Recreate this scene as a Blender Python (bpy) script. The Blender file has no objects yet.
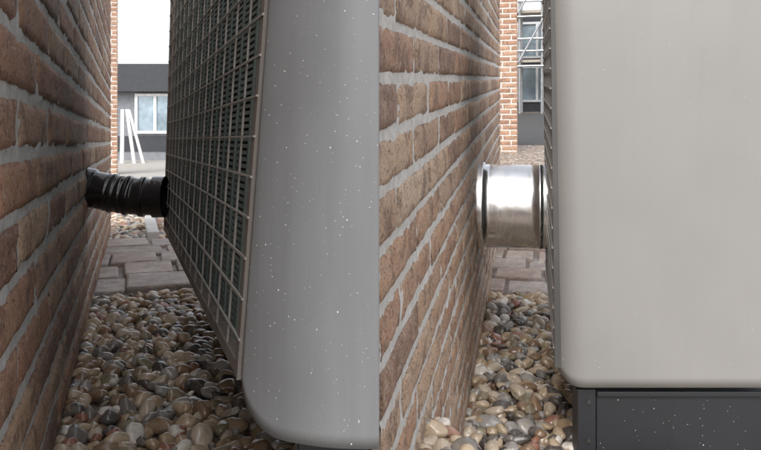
import bpy, math, random
import numpy as np
from mathutils import Matrix, Vector
H=1.0
sc=bpy.context.scene
# ---------------------------------------------------------------- frames
def frame(dx,dz,f=700.0):
    u=np.array([dx,f,dz],float); u/=np.linalg.norm(u)
    r=np.cross(u,[0,0,1.0]); r/=np.linalg.norm(r)
    w=np.cross(r,u)
    return np.array([r,u,w]).T
R0=np.eye(3)
R1=frame(-245.5,0)      # left passage (runs away to the left)
R2=frame(147.5,62)      # right passage (runs uphill to the right)
G1=-0.51                # ground level of left passage relative to eye
G2=-0.957               # ground level of right passage in its own sloped frame
O=np.array([0,0,H])
def W(R,v): return np.asarray(v,float)@R.T+O
# ---------------------------------------------------------------- noise
def _h(ix,iy,iz,seed):
    n=(ix*374761393+iy*668265263+iz*2147483647+seed*1274126177)&0xffffffff
    n=((n^(n>>13))*1274126177)&0xffffffff
    n=(n^(n>>16))&0xffffffff
    return n/4294967295.0
def vnoise(x,y,z=0.0,seed=0):
    x=np.asarray(x,float);y=np.asarray(y,float);z=np.asarray(z,float)+np.zeros_like(x)
    ix=np.floor(x).astype(np.int64);iy=np.floor(y).astype(np.int64);iz=np.floor(z).astype(np.int64)
    fx=x-ix;fy=y-iy;fz=z-iz
    fx=fx*fx*(3-2*fx);fy=fy*fy*(3-2*fy);fz=fz*fz*(3-2*fz)
    o=0
    for a in (0,1):
        for b in (0,1):
            for c in (0,1):
                o=o+_h(ix+a,iy+b,iz+c,seed)*(fx if a else 1-fx)*(fy if b else 1-fy)*(fz if c else 1-fz)
    return o*2-1
# ---------------------------------------------------------------- mesh helpers
def new_obj(name,verts,faces,mats,mi=None,smooth=False,tone=None,parent=None):
    me=bpy.data.meshes.new(name)
    me.from_pydata([tuple(v) for v in verts],[],[tuple(f) for f in faces])
    for m in (mats if isinstance(mats,(list,tuple)) else [mats]): me.materials.append(m)
    if mi is not None: me.polygons.foreach_set('material_index',np.asarray(mi,dtype=np.int32))
    if smooth: me.polygons.foreach_set('use_smooth',np.ones(len(faces),dtype=bool))
    if tone is not None:
        at=me.attributes.new('tone','FLOAT','POINT'); at.data.foreach_set('value',np.asarray(tone,dtype=np.float32))
    me.update()
    ob=bpy.data.objects.new(name,me); sc.collection.objects.link(ob)
    if parent: ob.parent=parent
    return ob
def empty(name):
    e=bpy.data.objects.new(name,None); sc.collection.objects.link(e); return e
BF=[(0,3,2,1),(4,5,6,7),(0,1,5,4),(1,2,6,5),(2,3,7,6),(3,0,4,7)]
class Acc:
    def __init__(s): s.v=[];s.f=[];s.t=[];s.m=[];s.n=0
    def add(s,v,f,tone=0.5,mi=0):
        v=np.asarray(v,float); s.v.append(v); s.f+= [tuple(int(i)+s.n for i in q) for q in f]
        s.t.append(np.full(len(v),tone)); s.m+=[mi]*len(f); s.n+=len(v)
    def box(s,x0,x1,y0,y1,z0,z1,fn=None,tone=0.5,mi=0):
        v=np.array([(x0,y0,z0),(x1,y0,z0),(x1,y1,z0),(x0,y1,z0),(x0,y0,z1),(x1,y0,z1),(x1,y1,z1),(x0,y1,z1)],float)
        if fn is not None: v=np.array([fn(*p) for p in v])
        s.add(v,BF,tone,mi)
    def tube(s,p0,p1,r,n=8,mi=0,tone=.5):
        p0=np.array(p0,float);p1=np.array(p1,float);d=p1-p0;d/=np.linalg.norm(d)
        a=np.cross(d,[0,0,1]) if abs(d[2])<.9 else np.cross(d,[1,0,0]); a/=np.linalg.norm(a);b=np.cross(d,a)
        v=[];
        for p in (p0,p1):
            for i in range(n):
                q=2*math.pi*i/n; v.append(p+r*(math.cos(q)*a+math.sin(q)*b))
        f=[(i,(i+1)%n,n+(i+1)%n,n+i) for i in range(n)]+[tuple(range(n))[::-1],tuple(range(n,2*n))]
        s.add(v,f,tone,mi)
    def obj(s,name,mats,parent=None,smooth=False,R=R0,bevel=0):
        v=np.concatenate(s.v); v=W(R,v)
        ob=new_obj(name,v,s.f,mats,s.m,smooth,np.concatenate(s.t),parent)
        if bevel:
            b=ob.modifiers.new('b','BEVEL');b.width=bevel;b.segments=2;b.limit_method='ANGLE'
        return ob
# ---------------------------------------------------------------- materials
def mat(name):
    m=bpy.data.materials.new(name); m.use_nodes=True
    nt=m.node_tree; b=nt.nodes['Principled BSDF']; return m,nt,b
def noise(nt,scale,detail=4,rough=.6,vec=None):
    n=nt.nodes.new('ShaderNodeTexNoise'); n.inputs['Scale'].default_value=scale;n.inputs['Detail'].default_value=detail;n.inputs['Roughness'].default_value=rough
    if vec is not None: nt.links.new(vec,n.inputs['Vector'])
    else: nt.links.new(coord(nt),n.inputs['Vector'])
    return n.outputs['Fac']
def coord(nt):
    for n in nt.nodes:
        if n.type=='TEX_COORD': return n.outputs['Object']
    return nt.nodes.new('ShaderNodeTexCoord').outputs['Object']
def stretch(nt,s,rz=0):
    m=nt.nodes.new('ShaderNodeMapping'); m.inputs['Scale'].default_value=s; m.inputs['Rotation'].default_value=(0,0,rz); nt.links.new(coord(nt),m.inputs['Vector']); return m.outputs['Vector']
def ramp(nt,fac,stops,interp='LINEAR'):
    r=nt.nodes.new('ShaderNodeValToRGB'); cr=r.color_ramp; cr.interpolation=interp
    while len(cr.elements)<len(stops): cr.elements.new(0.5)
    for e,(p,c) in zip(cr.elements,stops):
        e.position=p; e.color=(c[0],c[1],c[2],1) if not isinstance(c,(int,float)) else (c,c,c,1)
    nt.links.new(fac,r.inputs['Fac']); return r.outputs['Color']
def mix(nt,fac,a,b,mode='MIX'):
    m=nt.nodes.new('ShaderNodeMix'); m.data_type='RGBA'; m.blend_type=mode
    def s(i,v):
        if isinstance(v,(int,float)): m.inputs[i].default_value=v if i==0 else (v,v,v,1)
        elif isinstance(v,tuple): m.inputs[i].default_value=(*v[:3],1)
        else: nt.links.new(v,m.inputs[i])
    s(0,fac);s(6,a);s(7,b); return m.outputs[2]
def bump(nt,b,h,strength=.5,dist=.002):
    n=nt.nodes.new('ShaderNodeBump'); n.inputs['Strength'].default_value=strength;n.inputs['Distance'].default_value=dist
    nt.links.new(h,n.inputs['Height']); nt.links.new(n.outputs['Normal'],b.inputs['Normal']); return n
def attr(nt,name='tone'):
    a=nt.nodes.new('ShaderNodeAttribute'); a.attribute_name=name; return a.outputs['Fac']
L=lambda nt,a,b: nt.links.new(a,b)

def brick_mat(name,stops,lite=(.62,.44,.33)):
    m,nt,b=mat(name)
    c=ramp(nt,attr(nt),stops)
    n1=noise(nt,38,4,.75); c=mix(nt,ramp(nt,n1,[(.42,0),(.60,.8)]),c,mix(nt,.55,c,lite))
    n2=noise(nt,17,4,.75); c=mix(nt,ramp(nt,n2,[(.49,0),(.62,.7)]),c,(.17,.095,.07))
    n3=noise(nt,190,2,.7); c=mix(nt,ramp(nt,n3,[(.34,.9),(.45,0)]),c,(.08,.05,.04))
    n4=noise(nt,130,3,.75); c=mix(nt,ramp(nt,n4,[(.56,0),(.68,.75)]),c,(.64,.54,.45))
    L(nt,c,b.inputs['Base Color'])
    L(nt,ramp(nt,n1,[(.3,.45),(.7,.8)]),b.inputs['Roughness'])
    bump(nt,b,noise(nt,110,5,.85),1,.008)
    return m
M_brick1=brick_mat('brick_red',[(0,(.22,.12,.09)),(.2,(.42,.20,.12)),(.45,(.54,.28,.165)),(.6,(.40,.25,.17)),(.8,(.58,.36,.22)),(1,(.66,.47,.32))],(.60,.42,.30))
M_brick2=brick_mat('brick_tan',[(0,(.28,.17,.125)),(.2,(.47,.26,.165)),(.45,(.57,.34,.21)),(.6,(.46,.32,.23)),(.8,(.62,.42,.28)),(1,(.68,.52,.38))],(.64,.50,.38))
m,nt,b=mat('mortar'); M_mortar=m
c=ramp(nt,noise(nt,60,5,.7),[(.3,(.52,.51,.49)),(.55,(.72,.71,.68)),(.75,(.82,.81,.78))])
L(nt,c,b.inputs['Base Color']); b.inputs['Roughness'].default_value=.9; bump(nt,b,noise(nt,300,5,.8),1,.004)

m,nt,b=mat('pebble'); M_peb=m
c=ramp(nt,attr(nt),[(0,(.07,.06,.055)),(.08,(.24,.15,.09)),(.20,(.40,.29,.18)),(.34,(.18,.165,.15)),(.43,(.49,.38,.26)),(.57,(.30,.14,.095)),(.62,(.32,.30,.275)),(.72,(.51,.42,.32)),(.82,(.24,.20,.13)),(.90,(.68,.63,.56)),(.96,(.11,.10,.095))],'CONSTANT')
c=mix(nt,ramp(nt,noise(nt,90,4,.7),[(.35,0),(.7,.6)]),c,mix(nt,.55,c,(.10,.075,.06)))
c=mix(nt,ramp(nt,noise(nt,30,4,.7),[(.5,0),(.75,.4)]),c,(.47,.40,.31))
L(nt,c,b.inputs['Base Color']); b.inputs['Roughness'].default_value=.22; b.inputs['Specular IOR Level'].default_value=.6
bump(nt,b,noise(nt,200,3,.6),.3,.001)

m,nt,b=mat('gravel_ground'); M_ground=m
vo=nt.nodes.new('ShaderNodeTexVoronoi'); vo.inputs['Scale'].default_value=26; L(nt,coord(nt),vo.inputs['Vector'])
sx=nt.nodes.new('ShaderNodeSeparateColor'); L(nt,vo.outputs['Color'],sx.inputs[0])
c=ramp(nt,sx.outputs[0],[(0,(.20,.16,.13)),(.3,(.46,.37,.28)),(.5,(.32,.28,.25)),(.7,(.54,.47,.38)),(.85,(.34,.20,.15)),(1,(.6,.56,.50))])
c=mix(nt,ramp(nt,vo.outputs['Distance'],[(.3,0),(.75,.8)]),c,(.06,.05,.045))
L(nt,c,b.inputs['Base Color']); b.inputs['Roughness'].default_value=.6
inv=ramp(nt,vo.outputs['Distance'],[(0,1),(.8,0)]); bump(nt,b,inv,1,.02)

m,nt,b=mat('paver_stone'); M_paver=m
c=ramp(nt,attr(nt),[(0,(.20,.165,.15)),(.4,(.38,.285,.24)),(.7,(.44,.38,.34)),(1,(.34,.29,.265))])
c=mix(nt,ramp(nt,noise(nt,22,5,.75),[(.4,0),(.66,.75)]),c,(.16,.13,.115)); c=mix(nt,ramp(nt,noise(nt,9,3),[(.5,0),(.7,.5)]),c,(.54,.50,.46))
L(nt,c,b.inputs['Base Color']); b.inputs['Roughness'].default_value=.5; bump(nt,b,noise(nt,45,5,.75),1,.012)

def paint(name,col,rough=.36,var=.06,metal=0.0,dirt=.25,bs=.08,speck=None):
    m,nt,b=mat(name)
    a=tuple(x*(1-var) for x in col); d=tuple(x*(1+var) for x in col)
    c=ramp(nt,noise(nt,3.2,3,.5),[(.3,a),(.7,d)])
    st=noise(nt,9,4,.6,stretch(nt,(3.2,3.2,.22))); c=mix(nt,ramp(nt,st,[(.48,0),(.70,dirt)]),c,tuple(x*.72 for x in col))
    sp=noise(nt,420,2,.5); c=mix(nt,ramp(nt,sp,[(.68,0),(.74,dirt if speck is None else speck)]),c,tuple(min(1,x*1.4) for x in col))
    L(nt,c,b.inputs['Base Color'])
    L(nt,ramp(nt,st,[(.3,rough-.05),(.7,rough+.12)]),b.inputs['Roughness']); b.inputs['Metallic'].default_value=metal
    bump(nt,b,noise(nt,700,2,.5),bs,.0006); return m
M_case=paint('grey_painted_metal',(.215,.222,.228),.30,.14,dirt=.45,speck=.15)
M_case2=paint('warm_grey_painted_metal',(.272,.266,.256),.34,.05,dirt=.10,speck=.1)
M_dark=paint('anthracite_metal',(.020,.022,.026),.45,bs=.3,dirt=.1)
M_frame=paint('galvanised_frame',(.20,.175,.155),.45,.3,.3,.8,.8)
M_frame2=paint('dark_frame',(.10,.10,.095),.45,.2,.2,.5,.6)
M_wire=paint('grille_wire',(.34,.32,.295),.4,.15,.3)
M_fin=paint('coil_fins',(.115,.15,.14),.5,.15,.0)
M_in=paint('dark_interior',(.022,.028,.026),.7)
M_screw=paint('screw_steel',(.12,.12,.12),.35,.1,.8)
m,nt,b=mat('black_rubber'); M_rub=m
L(nt,ramp(nt,noise(nt,60,4),[(.3,(.010,.010,.011)),(.7,(.025,.024,.024))]),b.inputs['Base Color']); b.inputs['Roughness'].default_value=.16
b.inputs['Coat Weight'].default_value=.6; b.inputs['Coat Roughness'].default_value=.06; bump(nt,b,noise(nt,34,3),.35,.006)
m,nt,b=mat('aluminium'); M_alu=m
st=noise(nt,60,3,.6,stretch(nt,(1,.05,.05),-.2075))
L(nt,ramp(nt,st,[(.3,(.80,.80,.81)),(.7,(.95,.95,.94))]),b.inputs['Base Color'])
b.inputs['Metallic'].default_value=1; L(nt,ramp(nt,st,[(.3,.16),(.7,.34)]),b.inputs['Roughness']); bump(nt,b,noise(nt,9,2),.5,.010)
m,nt,b=mat('water_drop'); M_drop=m
L(nt,ramp(nt,noise(nt,50,2),[(.3,(.50,.51,.52)),(.7,(.68,.68,.68))]),b.inputs['Base Color']); b.inputs['Roughness'].default_value=.1
def simple(name,col,rough=.7,sc_=8,var=.15,metal=0,bmp=.3):
    m,nt,b=mat(name); c=ramp(nt,noise(nt,sc_,4,.65),[(.3,tuple(x*(1-var) for x in col)),(.7,tuple(min(1,x*(1+var)) for x in col))])
    L(nt,c,b.inputs['Base Color']); b.inputs['Roughness'].default_value=rough; b.inputs['Metallic'].default_value=metal
    bump(nt,b,noise(nt,sc_*12,3,.6),bmp,.003); return m
M_kerb=simple('kerb_stone',(.50,.49,.47)); M_white=simple('white_paint',(.72,.73,.74),.5); M_wood=simple('weathered_board',(.50,.50,.49))
M_slate=simple('dark_cladding',(.035,.038,.045),.5); M_wallg=simple('grey_render',(.20,.21,.23)); M_asph=simple('asphalt',(.055,.055,.055),.8)
M_glass=simple('window_glass',(.30,.38,.44),.08,3,.3,.3,.0); M_tube=simple('scaffold_steel',(.45,.46,.47),.4,10,.2,.7); M_board=simple('scaffold_board',(.36,.32,.27))
M_tan=simple('light_paving',(.34,.32,.29))

# ---------------------------------------------------------------- terrain
Rn=R2; wn=Rn[:,2]
def ground_z(X,Y):
    zr=(G2-wn[0]*X-wn[1]*np.clip(Y,-1,30))/wn[2]
    zr=np.clip(zr,-1.3,1.2)
    az=np.degrees(np.arctan2(X,Y))
    k=np.clip((az+6.5)/10,0,1); k=k*k*(3-2*k)
    k2=np.clip((np.abs(az)-110)/50,0,1)
    k=k*(1-k2)
    return (G1*(1-k)+zr*k)
na=240; rad=np.concatenate([[0.05],np.geomspace(.25,600,110)])
A=np.linspace(-math.pi,math.pi,na,endpoint=False)
X=np.outer(rad,np.sin(A));Y=np.outer(rad,np.cos(A)); Z=ground_z(X,Y)
V=np.stack([X,Y,Z+H],-1).reshape(-1,3); F=[]
for i in range(len(rad)-1):
    for j in range(na):
        k=(j+1)%na; F.append((i*na+j,i*na+k,(i+1)*na+k,(i+1)*na+j))
F.append(tuple(range(na))[::-1])
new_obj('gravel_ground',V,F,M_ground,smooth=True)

# ---------------------------------------------------------------- brick walls
def brick_field(acc,s0,s1,z0,z1,bl,ch,j,P,seed,nu=16,nv=7,seam=None):
    """P(s,z,d)-> frame coords ; d outwards"""
    rng=random.Random(seed)
    us=np.linspace(0,1,nu);vs=np.linspace(0,1,nv)
    us=np.concatenate([[0],us,[1]]);vs=np.concatenate([[0],vs,[1]])
    UU,VV=np.meshgrid(us,vs,indexing='ij'); n0,n1=UU.shape
    ring=np.zeros_like(UU,bool); ring[0,:]=ring[-1,:]=True; ring[:,0]=ring[:,-1]=True
    ff=[(a*n1+b,(a+1)*n1+b,(a+1)*n1+b+1,a*n1+b+1) for a in range(n0-1) for b in range(n1-1)]
    rows=int(round((z1-z0)/ch))
    for r in range(rows):
        off=(.5 if r%2 else 0)*bl + rng.uniform(-.012,.012)
        k=int(math.floor((s0-off)/bl))
        while k*bl+off<s1:
            a=k*bl+off+j/2; e=a+bl-j; k+=1
            a=max(a,s0); e=min(e,s1)
            if e-a<.02: continue
            zb=z0+r*ch+j/2+rng.uniform(-.0012,.0012); ze=zb+ch-j+rng.uniform(-.0015,.001)
            sd=rng.randint(0,9999); tone=rng.betavariate(1.1,1.1); dd=rng.uniform(-.0006,.002)
            S=a+UU*(e-a);Zz=zb+VV*(ze-zb)
            jx=vnoise(Zz*70,S*30,sd,seed)*.0026; jz=vnoise(S*55,Zz*20,sd+.5,seed+1)*.0026
            S=S+jx*np.where(np.abs(UU-.5)>.42,1,0); Zz=Zz+jz*np.where(np.abs(VV-.5)>.36,1,0)
            ed=np.minimum(np.minimum(UU,1-UU)*(e-a),np.minimum(VV,1-VV)*(ze-zb))
            D=dd-.0026*np.exp(-ed/.0025)+vnoise(S*45,Zz*60,sd,seed)*.0012+vnoise(S*140,Zz*140,sd,seed)*.0010
            D[ring]=-.014
            acc.add(P(S.ravel(),Zz.ravel(),D.ravel()),ff,tone,0)
def mortar_field(acc,s0,s1,z0,z1,P,seed,res=.0065):
    ns=int((s1-s0)/res/1.6)+2; nz=int((z1-z0)/res)+2
    S,Zz=np.meshgrid(np.linspace(s0,s1,ns),np.linspace(z0,z1,nz),indexing='ij')
    D=-.0027+vnoise(S*28,Zz*50,1,seed)*.0012+vnoise(S*110,Zz*110,2,seed)*.0012
    idx=np.arange(ns*nz).reshape(ns,nz)
    ff=np.stack([idx[:-1,:-1],idx[1:,:-1],idx[1:,1:],idx[:-1,1:]],-1).reshape(-1,4)
    acc.add(P(S.ravel(),Zz.ravel(),D.ravel()),ff.tolist(),.5,1)
CH=.068;JT=.0145
# left wall
T1=-.121
P1=lambda s,z,d: np.stack([T1+d,s,z],-1)
a=Acc(); z0=G1-.05; z1=z0+CH*21
brick_field(a,.35,4.0,z0,z1,.29,CH,JT,P1,11)
mortar_field(a,.35,4.0,z0,z1,P1,3)
a.box(T1-.22,T1-.012,.352,3.998,z0,z1-.002,mi=1)
w=a.obj('brick_wall',[M_brick1,M_mortar],smooth=True,R=R1)
# right wall
T2=-.167
P2=lambda s,z,d: np.stack([T2+d,s,z],-1)
a=Acc(); z0=G2-.06; z1=z0+CH*24; s0=.772
brick_field(a,s0,4.33,z0,z1,.30,CH,JT,P2,27)
mortar_field(a,s0,4.33,z0,z1,P2,5)
poly=[(T2-.013,s0+.07),(T2-.013,4.328),(T2-.12,4.328),(T2-.12,s0+.64)]
vv=[(x,y,z0) for x,y in poly]+[(x,y,z1-.002) for x,y in poly]
a.add(vv,[(3,2,1,0),(4,5,6,7)]+[(i,(i+1)%4,4+(i+1)%4,4+i) for i in range(4)],.5,1)
a.obj('brick_wall',[M_brick2,M_mortar],smooth=True,R=R2)
# far brick pillars
def pillar(R,t0,t1,s,zb,zt,mt,seed):
    a=Acc()
    PF=lambda x,z,d: np.stack([x,s-d,z],-1)
    PR=lambda y,z,d: np.stack([t1+d,y,z],-1)
    brick_field(a,t0,t1,zb,zt,.22,CH,JT,PF,seed,6,4); brick_field(a,s,s+.3,zb,zt,.22,CH,JT,PR,seed+1,6,4)
    a.box(t0,t1-.004,s+.004,s+.3,zb,zt,mi=1)
    a.obj('brick_pillar',[mt,M_mortar],R=R)
M_brick3=brick_mat('brick_orange',[(0,(.32,.16,.09)),(.5,(.46,.24,.14)),(1,(.54,.34,.22))],(.55,.38,.27))
pillar(R1,-.75,-.245,11.0,G1-.05,G1+3.4,M_brick3,5)
pillar(R2,-.62,-.135,9.2,G2-.05,G2+3.6,M_brick3,8)

# ---------------------------------------------------------------- pebbles
import bmesh
def ico():
    bm=bmesh.new(); bmesh.ops.create_icosphere(bm,subdivisions=3,radius=1)
    v=np.array([x.co[:] for x in bm.verts]); f=np.array([[q.index for q in p.verts] for p in bm.faces]); bm.free(); return v,f
IV,IF=ico()
def pebbles(name,R,t0,t1,s0,s1,gz,size,seed,layers=2):
    rng=np.random.default_rng(seed)
    shapes=[]
    for k in range(10):
        n=vnoise(IV[:,0]*1.1+k*7,IV[:,1]*1.1,IV[:,2]*1.1,k)*.28+vnoise(IV[:,0]*2.4+k*7,IV[:,1]*2.4,IV[:,2]*2.4,k)*.08
        shapes.append(IV*(1+n)[:,None])
    VV=[];FF=[];TT=[];nn=0
    for l in range(layers):
        step=size*.86; xs=np.arange(t0,t1,step);ys=np.arange(s0,s1,step)
        for x in xs:
            for y in ys:
                px=x+rng.uniform(-.5,.5)*step;py=y+rng.uniform(-.5,.5)*step
                r=size*.5*rng.uniform(.55,1.25)
                if px-t0<r*.7: px=t0+r*.7
                sc3=np.array([rng.uniform(.9,1.45),rng.uniform(.75,1.05),rng.uniform(.5,.8)])*r
                v=shapes[rng.integers(10)]*sc3
                q=rng.uniform(0,6.283); c,s=math.cos(q),math.sin(q); v=v@np.array([[c,s,0],[-s,c,0],[0,0,1]])
                q=rng.normal(0,.35); c,s=math.cos(q),math.sin(q); v=v@np.array([[1,0,0],[0,c,s],[0,-s,c]])
                q=rng.normal(0,.35); c,s=math.cos(q),math.sin(q); v=v@np.array([[c,0,s],[0,1,0],[-s,0,c]])
                v=v+[px,py,gz+l*size*.38+r*.25]
                VV.append(v);FF.append(IF+nn);nn+=len(v);TT.append(np.full(len(v),rng.random()))
    V=W(R,np.concatenate(VV));F=np.concatenate(FF)
    me=bpy.data.meshes.new(name); me.vertices.add(len(V)); me.vertices.foreach_set('co',V.ravel())
    me.loops.add(F.size); me.loops.foreach_set('vertex_index',F.ravel().astype(np.int32))
    me.polygons.add(len(F)); me.polygons.foreach_set('loop_start',np.arange(0,F.size,3,dtype=np.int32))
    me.polygons.foreach_set('use_smooth',np.ones(len(F),dtype=bool))
    at=me.attributes.new('tone','FLOAT','POINT'); at.data.foreach_set('value',np.concatenate(TT).astype(np.float32))
    me.materials.append(M_peb); me.update(); me.validate()
    o=bpy.data.objects.new(name,me); sc.collection.objects.link(o)
pebbles('pebbles',R1,T1,.50,.9,2.36,G1,.034,1)
pebbles('pebbles',R1,T1-.02,.45,3.72,5.4,G1,.045,2,1)
pebbles('pebbles',R2,T2,.42,1.55,3.03,G2,.043,3)

# ---------------------------------------------------------------- stone paths
def path(R,t0,t1,s0,rows,depth,gz,seed,wmin,wmax):
    rng=random.Random(seed); a=Acc(); a.box(t0,t1,s0,s0+rows*depth,gz-.05,gz+.012,tone=.0)
    for r in range(rows):
        t=t0-rng.random()*wmax
        while t<t1:
            w=rng.uniform(wmin,wmax); h=rng.uniform(.022,.036); y0=s0+r*depth+.008;y1=s0+(r+1)*depth-.008
            jj=[rng.uniform(-.010,.010) for _ in range(8)]
            x0,x1=t+.008,t+w-.008
            v=[(x0+jj[0],y0+jj[1],gz),(x1+jj[2],y0+jj[3],gz),(x1+jj[4],y1+jj[5],gz),(x0+jj[6],y1+jj[7],gz)]
            v+=[(p[0],p[1],gz+h) for p in v]
            a.add(v,BF,rng.random()); t+=w
    a.obj('stone_path',M_paver,R=R,bevel=.008)
path(R1,-.35,1.0,2.40,5,.248,G1,4,.18,.30)
path(R2,-.40,1.0,3.06,5,.188,G2,9,.16,.26)
a=Acc(); a.box(.055,.115,3.70,7.5,G1-.05,G1+.05); a.obj('kerb',M_kerb,R=R1,bevel=.006)
a=Acc(); a.box(-4,4,6.2,19,G1-.02,G1+.004); a.obj('pavement',M_tan,R=R1)
a=Acc(); a.box(-3,4,10.2,19.5,G2-.02,G2+.006); a.obj('asphalt_pavement',M_asph,R=R2)

# ---------------------------------------------------------------- heat pumps
def face_map(nb,fb,kn,kf,zref,dzf):
    """nb,fb = (X,Y) of near/far bottom ; kn,kf = lean ; returns map (u,o,z)->xyz"""
    d=np.array([fb[0]-nb[0],fb[1]-nb[1]]);d/=np.linalg.norm(d); n=np.array([-d[1],d[0]])
    def fn(u,o,z):
        x=(nb[0]+kn*(z-zref))*(1-u)+(fb[0]+kf*(z-zref))*u; y=nb[1]*(1-u)+fb[1]*u
        return np.array([x+n[0]*o,y+n[1]*o,z+dzf*u])
    return fn
def grille(parent,fn,zb,zt,length,vs,hs,fin,wr,fm):
    fr=.012/length
    a=Acc()
    a.box(0,fr*1.6,-.03,.004,zb,zt,fn); a.box(1-fr*2.2,1,-.03,.004,zb,zt,fn)
    a.box(fr*1.6,1-fr*2.2,-.03,.003,zb,zb+.016,fn); a.box(fr*1.6,1-fr*2.2,-.03,.003,zt-.016,zt,fn)
    a.obj('grille_frame',fm,parent,bevel=.001)
    a=Acc(); nsl=int((zt-zb-.03)/fin)
    for i in range(nsl):
        z=zb+.016+i*fin
        v=[]
        for (u,o,zz) in [(fr,-.030,z),(1-fr,-.030,z),(1-fr,-.010,z-.002),(fr,-.010,z-.002)]: v.append(fn(u,o,zz))
        for (u,o,zz) in [(fr,-.030,z+.0040),(1-fr,-.030,z+.0040),(1-fr,-.010,z+.0028),(fr,-.010,z+.0028)]: v.append(fn(u,o,zz))
        a.add(v,BF)
    ncol=int(length/.10)
    for i in range(1,ncol): a.box(i/ncol-.0035,i/ncol+.0035,-.034,-.0085,zb+.016,zt-.016,fn)
    a.obj('coil_fins',M_fin,parent)
    a=Acc(); 
    nvw=int(length/vs)
    for i in range(1,nvw): a.box(i/nvw-wr/length*.5,i/nvw+wr/length*.5,.0,.0+wr,zb+.004,zt,fn)
    nh=int((zt-zb)/hs)
    for i in range(1,nh+1):
        z=zb+i*(zt-zb)/(nh+.5); a.box(0,1,wr+.0005,2*wr+.0005,z-wr*.5,z+wr*.5,fn)
    a.obj('wire_guard',M_wire,parent)
def drops(parent,pts,nrm,seed,rmin,rmax):
    rng=random.Random(seed); a=Acc()
    bm=bmesh.new(); bmesh.ops.create_icosphere(bm,subdivisions=2,radius=1); v0=np.array([x.co[:] for x in bm.verts]);f0=[[q.index for q in p.verts] for p in bm.faces];bm.free()
    for p in pts:
        r=rng.uniform(rmin,rmax)*(1.6 if rng.random()<.06 else 1); a.add(v0*[r,r*.4,r*rng.uniform(1,1.5)]+p,f0)
    a.obj('rain_drops',M_drop,parent,smooth=True)
def surf(name,parent,PF,n,m,mt,th=.002):
    V=[];
    for i in range(n):
        for j in range(m): V.append(PF(i/(n-1),j/(m-1)))
    F=[(i*m+j,(i+1)*m+j,(i+1)*m+j+1,i*m+j+1) for i in range(n-1) for j in range(m-1)]
    ob=new_obj(name,W(R0,V),F,mt,smooth=True,parent=parent)
    s=ob.modifiers.new('s','SOLIDIFY'); s.thickness=th; s.offset=-1
    return ob
# left unit -----------------------------------------------------
hp=empty('heat_pump')
NB=(-.1527,.763);FB=(-.625,2.03)
fn=face_map(NB,FB,.0735,.030,-.26,0)
grille(hp,fn,-.262,.47,1.352,.095,.0435,.0085,.0024,M_frame)
ZT=.50
def p1(a_,b_):
    zb=-.250-.060*math.sqrt(max(0,1-(1-min(a_/.36,1))**2))
    z=zb+(ZT-zb)*b_
    x0=NB[0]+.001+.0735*(z+.26)
    e=a_
    x=x0*(1-e)+(-.0012)*e
    y=.760-.058*math.sin(e*math.pi/2)**.8-.004*math.sin(e*math.pi)
    return (x,y,z)
surf('side_panel',hp,p1,60,60,M_case)
def body(fn,zb,zt,rn,rf,dzf,mi=0):
    vs=[]
    for z in (zb,zt):
        p=fn(0.005,-.036,z);q=fn(.995,-.036,z); vs+= [tuple(p),(rn[0],rn[1],z),(rf[0],rf[1],z+dzf),tuple(q)]
    return vs,BF
a=Acc(); v,f=body(fn,-.245,.475,(-.012,.745),(-.012,2.03),0); a.add(v,f); a.obj('inner_body',M_in,hp)
a=Acc(); a.add(*body(fn,.476,.50,(-.008,.74),(-.008,2.04),0)); a.obj('top_cover',M_case,hp)
a=Acc(); a.add(*body(fn,-.262,-.246,(-.014,.75),(-.014,2.03),0)); a.obj('bottom_tray',M_frame,hp)
a=Acc(); a.box(-.088,-.015,.735,2.0,G1-.03,-.264); a.obj('base',M_dark,hp,bevel=.003)
rng=random.Random(3); pts=[]
for i in range(300):
    aa=rng.random()*.98+.01;b_=rng.random()*.8; p=p1(aa,b_); pts.append((p[0],p[1]-.0003,p[2]))
drops(hp,pts,None,1,.0002,.00055)
# black elbow pipe
def sweep(name,mt,pts,rads,R,parent=None,n=32):
    pts=np.array(pts,float);V=[];F=[]
    for i,p in enumerate(pts):
        d=pts[min(i+1,len(pts)-1)]-pts[max(i-1,0)];d/=np.linalg.norm(d)
        a_=np.cross(d,[0,1,0]);a_/=np.linalg.norm(a_);b_=np.cross(d,a_)
        for k in range(n):
            q=2*math.pi*k/n; V.append(p+rads[i]*(math.cos(q)*a_+math.sin(q)*b_))
    for i in range(len(pts)-1):
        for k in range(n): F.append((i*n+k,i*n+(k+1)%n,(i+1)*n+(k+1)%n,(i+1)*n+k))
    return new_obj(name,W(R,V),F,mt,smooth=True,parent=parent)
pp=empty('black_pipe')
pts=[];rd=[]
for i in range(160):
    k=i/159; t=T1-.012+(.210)*k
    z=-.126-.028*math.sin(min(1,k*1.15)*math.pi/2); s=2.04-.06*k
    pts.append((t,s,z)); r=.0495
    if .30<k<.62: r+=.0020*(.5+.5*math.cos((k-.30)*math.pi*2*12))
    if .34<k<.38 or .52<k<.56: r+=.003
    if .70<k<.76: r=.0545
    if k>.86: r=.056
    if k<.12: r=.0545
    rd.append(r)
sweep('elbow',M_rub,pts,rd,R1,pp,48)
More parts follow.
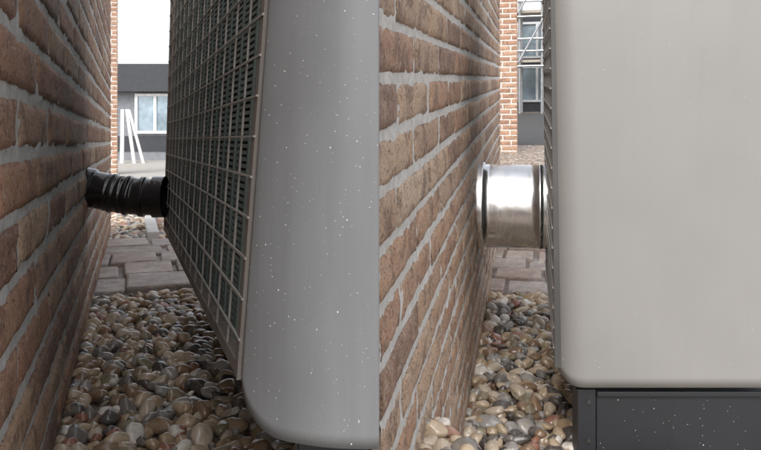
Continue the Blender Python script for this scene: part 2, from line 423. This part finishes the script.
# right unit ----------------------------------------------------
h2=empty('heat_pump.001')
NB=(.436,1.735);FB=(.612,2.57)
fn2=face_map(NB,FB,-.012,-.012,-.59,.074)
grille(h2,fn2,-.565,.55,.853,.075,.05,.0095,.0035,M_frame2)
XR=1.02; r=.062
def p2(a_,b_):
    Lc=r*math.pi/2; tot=Lc*2+(XR-.431-2*r)
    q=a_*tot
    if q<Lc: an=q/r; x=.431+r-r*math.cos(an); y=1.70+r-r*math.sin(an)
    elif q>tot-Lc: an=(q-(tot-Lc))/r; x=XR-r+r*math.sin(an); y=1.70+r-r*math.cos(an)
    else: x=.431+r+(q-Lc); y=1.70
    rr=.045; z0=-.602; dx=min(x-.431,XR-x)
    zb=z0+(rr-math.sqrt(max(0,rr*rr-(rr-dx)**2)) if dx<rr else 0)
    z=zb+(.60-zb)*b_
    x+= (1-a_)*.010*(-z/.6)
    return (x,y,z)
surf('side_panel',h2,p2,140,50,M_case2)
a=Acc(); a.add(*body(fn2,-.555,.57,(XR-.03,1.74),(XR-.03,2.57),.074)); a.obj('inner_body',M_in,h2)
a=Acc(); a.add(*body(fn2,.575,.60,(XR-.01,1.72),(XR-.01,2.58),.074)); a.obj('top_cover',M_case2,h2)
a=Acc(); a.add(*body(fn2,-.585,-.56,(XR-.03,1.74),(XR-.03,2.57),.074)); a.obj('bottom_tray',M_dark,h2)
a=Acc(); a.box(.482,.527,1.712,1.76,-.86,-.611); a.box(.5295,1.0,1.715,1.76,-.86,-.616); a.box(.5295,1.0,1.709,1.7148,-.628,-.616)
a.box(.70,.99,1.7605,2.35,-.84,-.62)
a.obj('base',M_dark,h2,bevel=.002)
a=Acc()
for (x,z) in [(.508,-.640),(.508,-.735),(.965,-.64)]: a.tube((x,1.7125,z),(x,1.7075,z),.0055,12); a.tube((x,1.7074,z),(x,1.7055,z),.003,6)
a.obj('screws',M_screw,h2)
rng=random.Random(5); pts=[]
for i in range(90):
    p=p2(.05+.9*rng.random(),rng.random()*.85); pts.append((p[0],p[1]-.0004,p[2]))
for i in range(60): pts.append((.485+.5*rng.random(),1.7148,-.63-.2*rng.random()))
drops(h2,pts,None,2,.0004,.0008)
# aluminium duct
dp=empty('metal_duct')
prof=[(0,.146),(.004,.149),(.030,.149),(.032,.1425),(.10,.1415),(.208,.1415),(.2085,.1445),(.214,.1445),(.2145,.1415),(.250,.1415)]
fine=[]
for (x0,r0),(x1,r1) in zip(prof[:-1],prof[1:]):
    for k in range(4): fine.append((x0+(x1-x0)*k/4,r0+(r1-r0)*k/4))
sweep('duct_tube',M_alu,[(T2-.006+x,2.40,-.434) for x,_ in fine],[r_ for _,r_ in fine],R2,dp,96)

# ---------------------------------------------------------------- background building, left
bd=empty('grey_building')
Yb=17.5
a=Acc(); a.box(-14,-2,Yb,Yb+5,G1-.05,1.2); a.obj('walls',M_wallg,bd)
a=Acc(); a.box(-14.1,-1.9,Yb-.25,Yb+5.1,1.2,1.88); a.obj('roof_fascia',M_slate,bd)
a=Acc();g=Acc();s_=Acc()
for x in (-9.9,-6.12,-2.9):
    g.box(x,x+1.0,Yb-.03,Yb-.01,.22,1.1)
    for q in (x,x+.47,x+.94): a.box(q,q+.07,Yb-.08,Yb-.001,.16,1.16)
    a.box(x+.07,x+.94,Yb-.075,Yb-.002,.16,.23); a.box(x+.07,x+.94,Yb-.075,Yb-.002,1.09,1.16)
a.obj('window_frames',M_white,bd); g.obj('window_glass',M_glass,bd)
a=Acc(); a.box(-14,-2,Yb-.02,Yb-.003,-.28,.1); a.obj('plinth_band',M_slate,bd)
a=Acc()
for (x0,x1,w) in ((-6.05,-5.62,.04),(-5.95,-5.35,.035),(-5.9,-5.15,.03)):
    v=[];
    for (x,z,y) in ((x1,G1,15.2),(x0,.72,16.4)):
        v+=[(x-w,y,z),(x+w,y,z),(x+w,y+.04,z),(x-w,y+.04,z)]
    a.add(v,BF)
a.obj('leaning_boards',M_wood)
# right building (follows its slope)
b2=empty('dark_building'); Yb=20.5
g0=G2
a=Acc(); a.box(-6,7,Yb,Yb+5,g0-.2,1.86); a.obj('walls',M_slate,b2,R=R2)
a=Acc();g=Acc()
for x in (-2.6,-.30,1.9):
    for z in (-.62,.62):
        g.box(x,x+1.1,Yb-.03,Yb-.01,z,z+.9)
        for q in (x,x+.55,x+1.1): a.box(q-.035,q+.035,Yb-.08,Yb-.001,z-.06,z+.96)
        a.box(x+.04,x+1.06,Yb-.075,Yb-.002,z-.06,z); a.box(x+.04,x+1.06,Yb-.075,Yb-.002,z+.9,z+.96)
a.obj('window_frames',M_white,b2,R=R2); g.obj('window_glass',M_glass,b2,R=R2)
a=Acc();bb=Acc()
for x in (-3,-1.6,-.22,.36,2.2):
    a.tube((x,Yb-1.4,g0),(x,Yb-1.4,3.0),.035); a.tube((x+.05,Yb-.5,g0),(x+.05,Yb-.5,3.0),.03)
for z in (.42,1.72):
    bb.box(-3.2,2.4,Yb-1.4,Yb-.5,z,z+.07)
    for dz in (-.10,.30,.62): a.tube((-3.2,Yb-1.45,z+dz),(2.4,Yb-1.45,z+dz),.028)
    a.tube((-.25,Yb-1.47,z),(.42,Yb-1.47,z+1.2),.025)
sf=empty('scaffolding'); a.obj('tubes',M_tube,sf,R=R2); bb.obj('boards',M_board,sf,R=R2)

# ---------------------------------------------------------------- camera, light
cam=bpy.data.cameras.new('camera'); co=bpy.data.objects.new('camera',cam); sc.collection.objects.link(co)
co.location=(0,0,H); co.rotation_euler=(math.radians(90),0,0)
cam.sensor_width=36; cam.lens=36*700/761; cam.shift_y=-(225-140)/761; cam.clip_start=.01; cam.clip_end=2000
sc.camera=co
EL,AZ=52,200
wd=bpy.data.worlds.new('World'); sc.world=wd; wd.use_nodes=True; nt=wd.node_tree
sk=nt.nodes.new('ShaderNodeTexSky'); sk.sky_type='NISHITA'; sk.sun_disc=False; sk.sun_elevation=math.radians(EL); sk.sun_rotation=math.radians(AZ)
sk.air_density=1.0; sk.dust_density=4; 
hs=nt.nodes.new('ShaderNodeHueSaturation'); hs.inputs['Saturation'].default_value=.25; hs.inputs['Value'].default_value=2.2
nt.links.new(sk.outputs[0],hs.inputs['Color']); nt.links.new(hs.outputs[0],nt.nodes['Background'].inputs[0]); nt.nodes['Background'].inputs[1].default_value=.15
sn=bpy.data.lights.new('sun','SUN'); sn.energy=1.0; sn.angle=math.radians(25); sn.color=(1,.97,.93)
so=bpy.data.objects.new('sun',sn); sc.collection.objects.link(so)
d=Vector((math.sin(math.radians(AZ))*math.cos(math.radians(EL)),math.cos(math.radians(AZ))*math.cos(math.radians(EL)),math.sin(math.radians(EL))))
so.rotation_euler=d.to_track_quat('Z','Y').to_euler()
sc.view_settings.view_transform='Standard'; sc.view_settings.look='None'; sc.view_settings.exposure=0
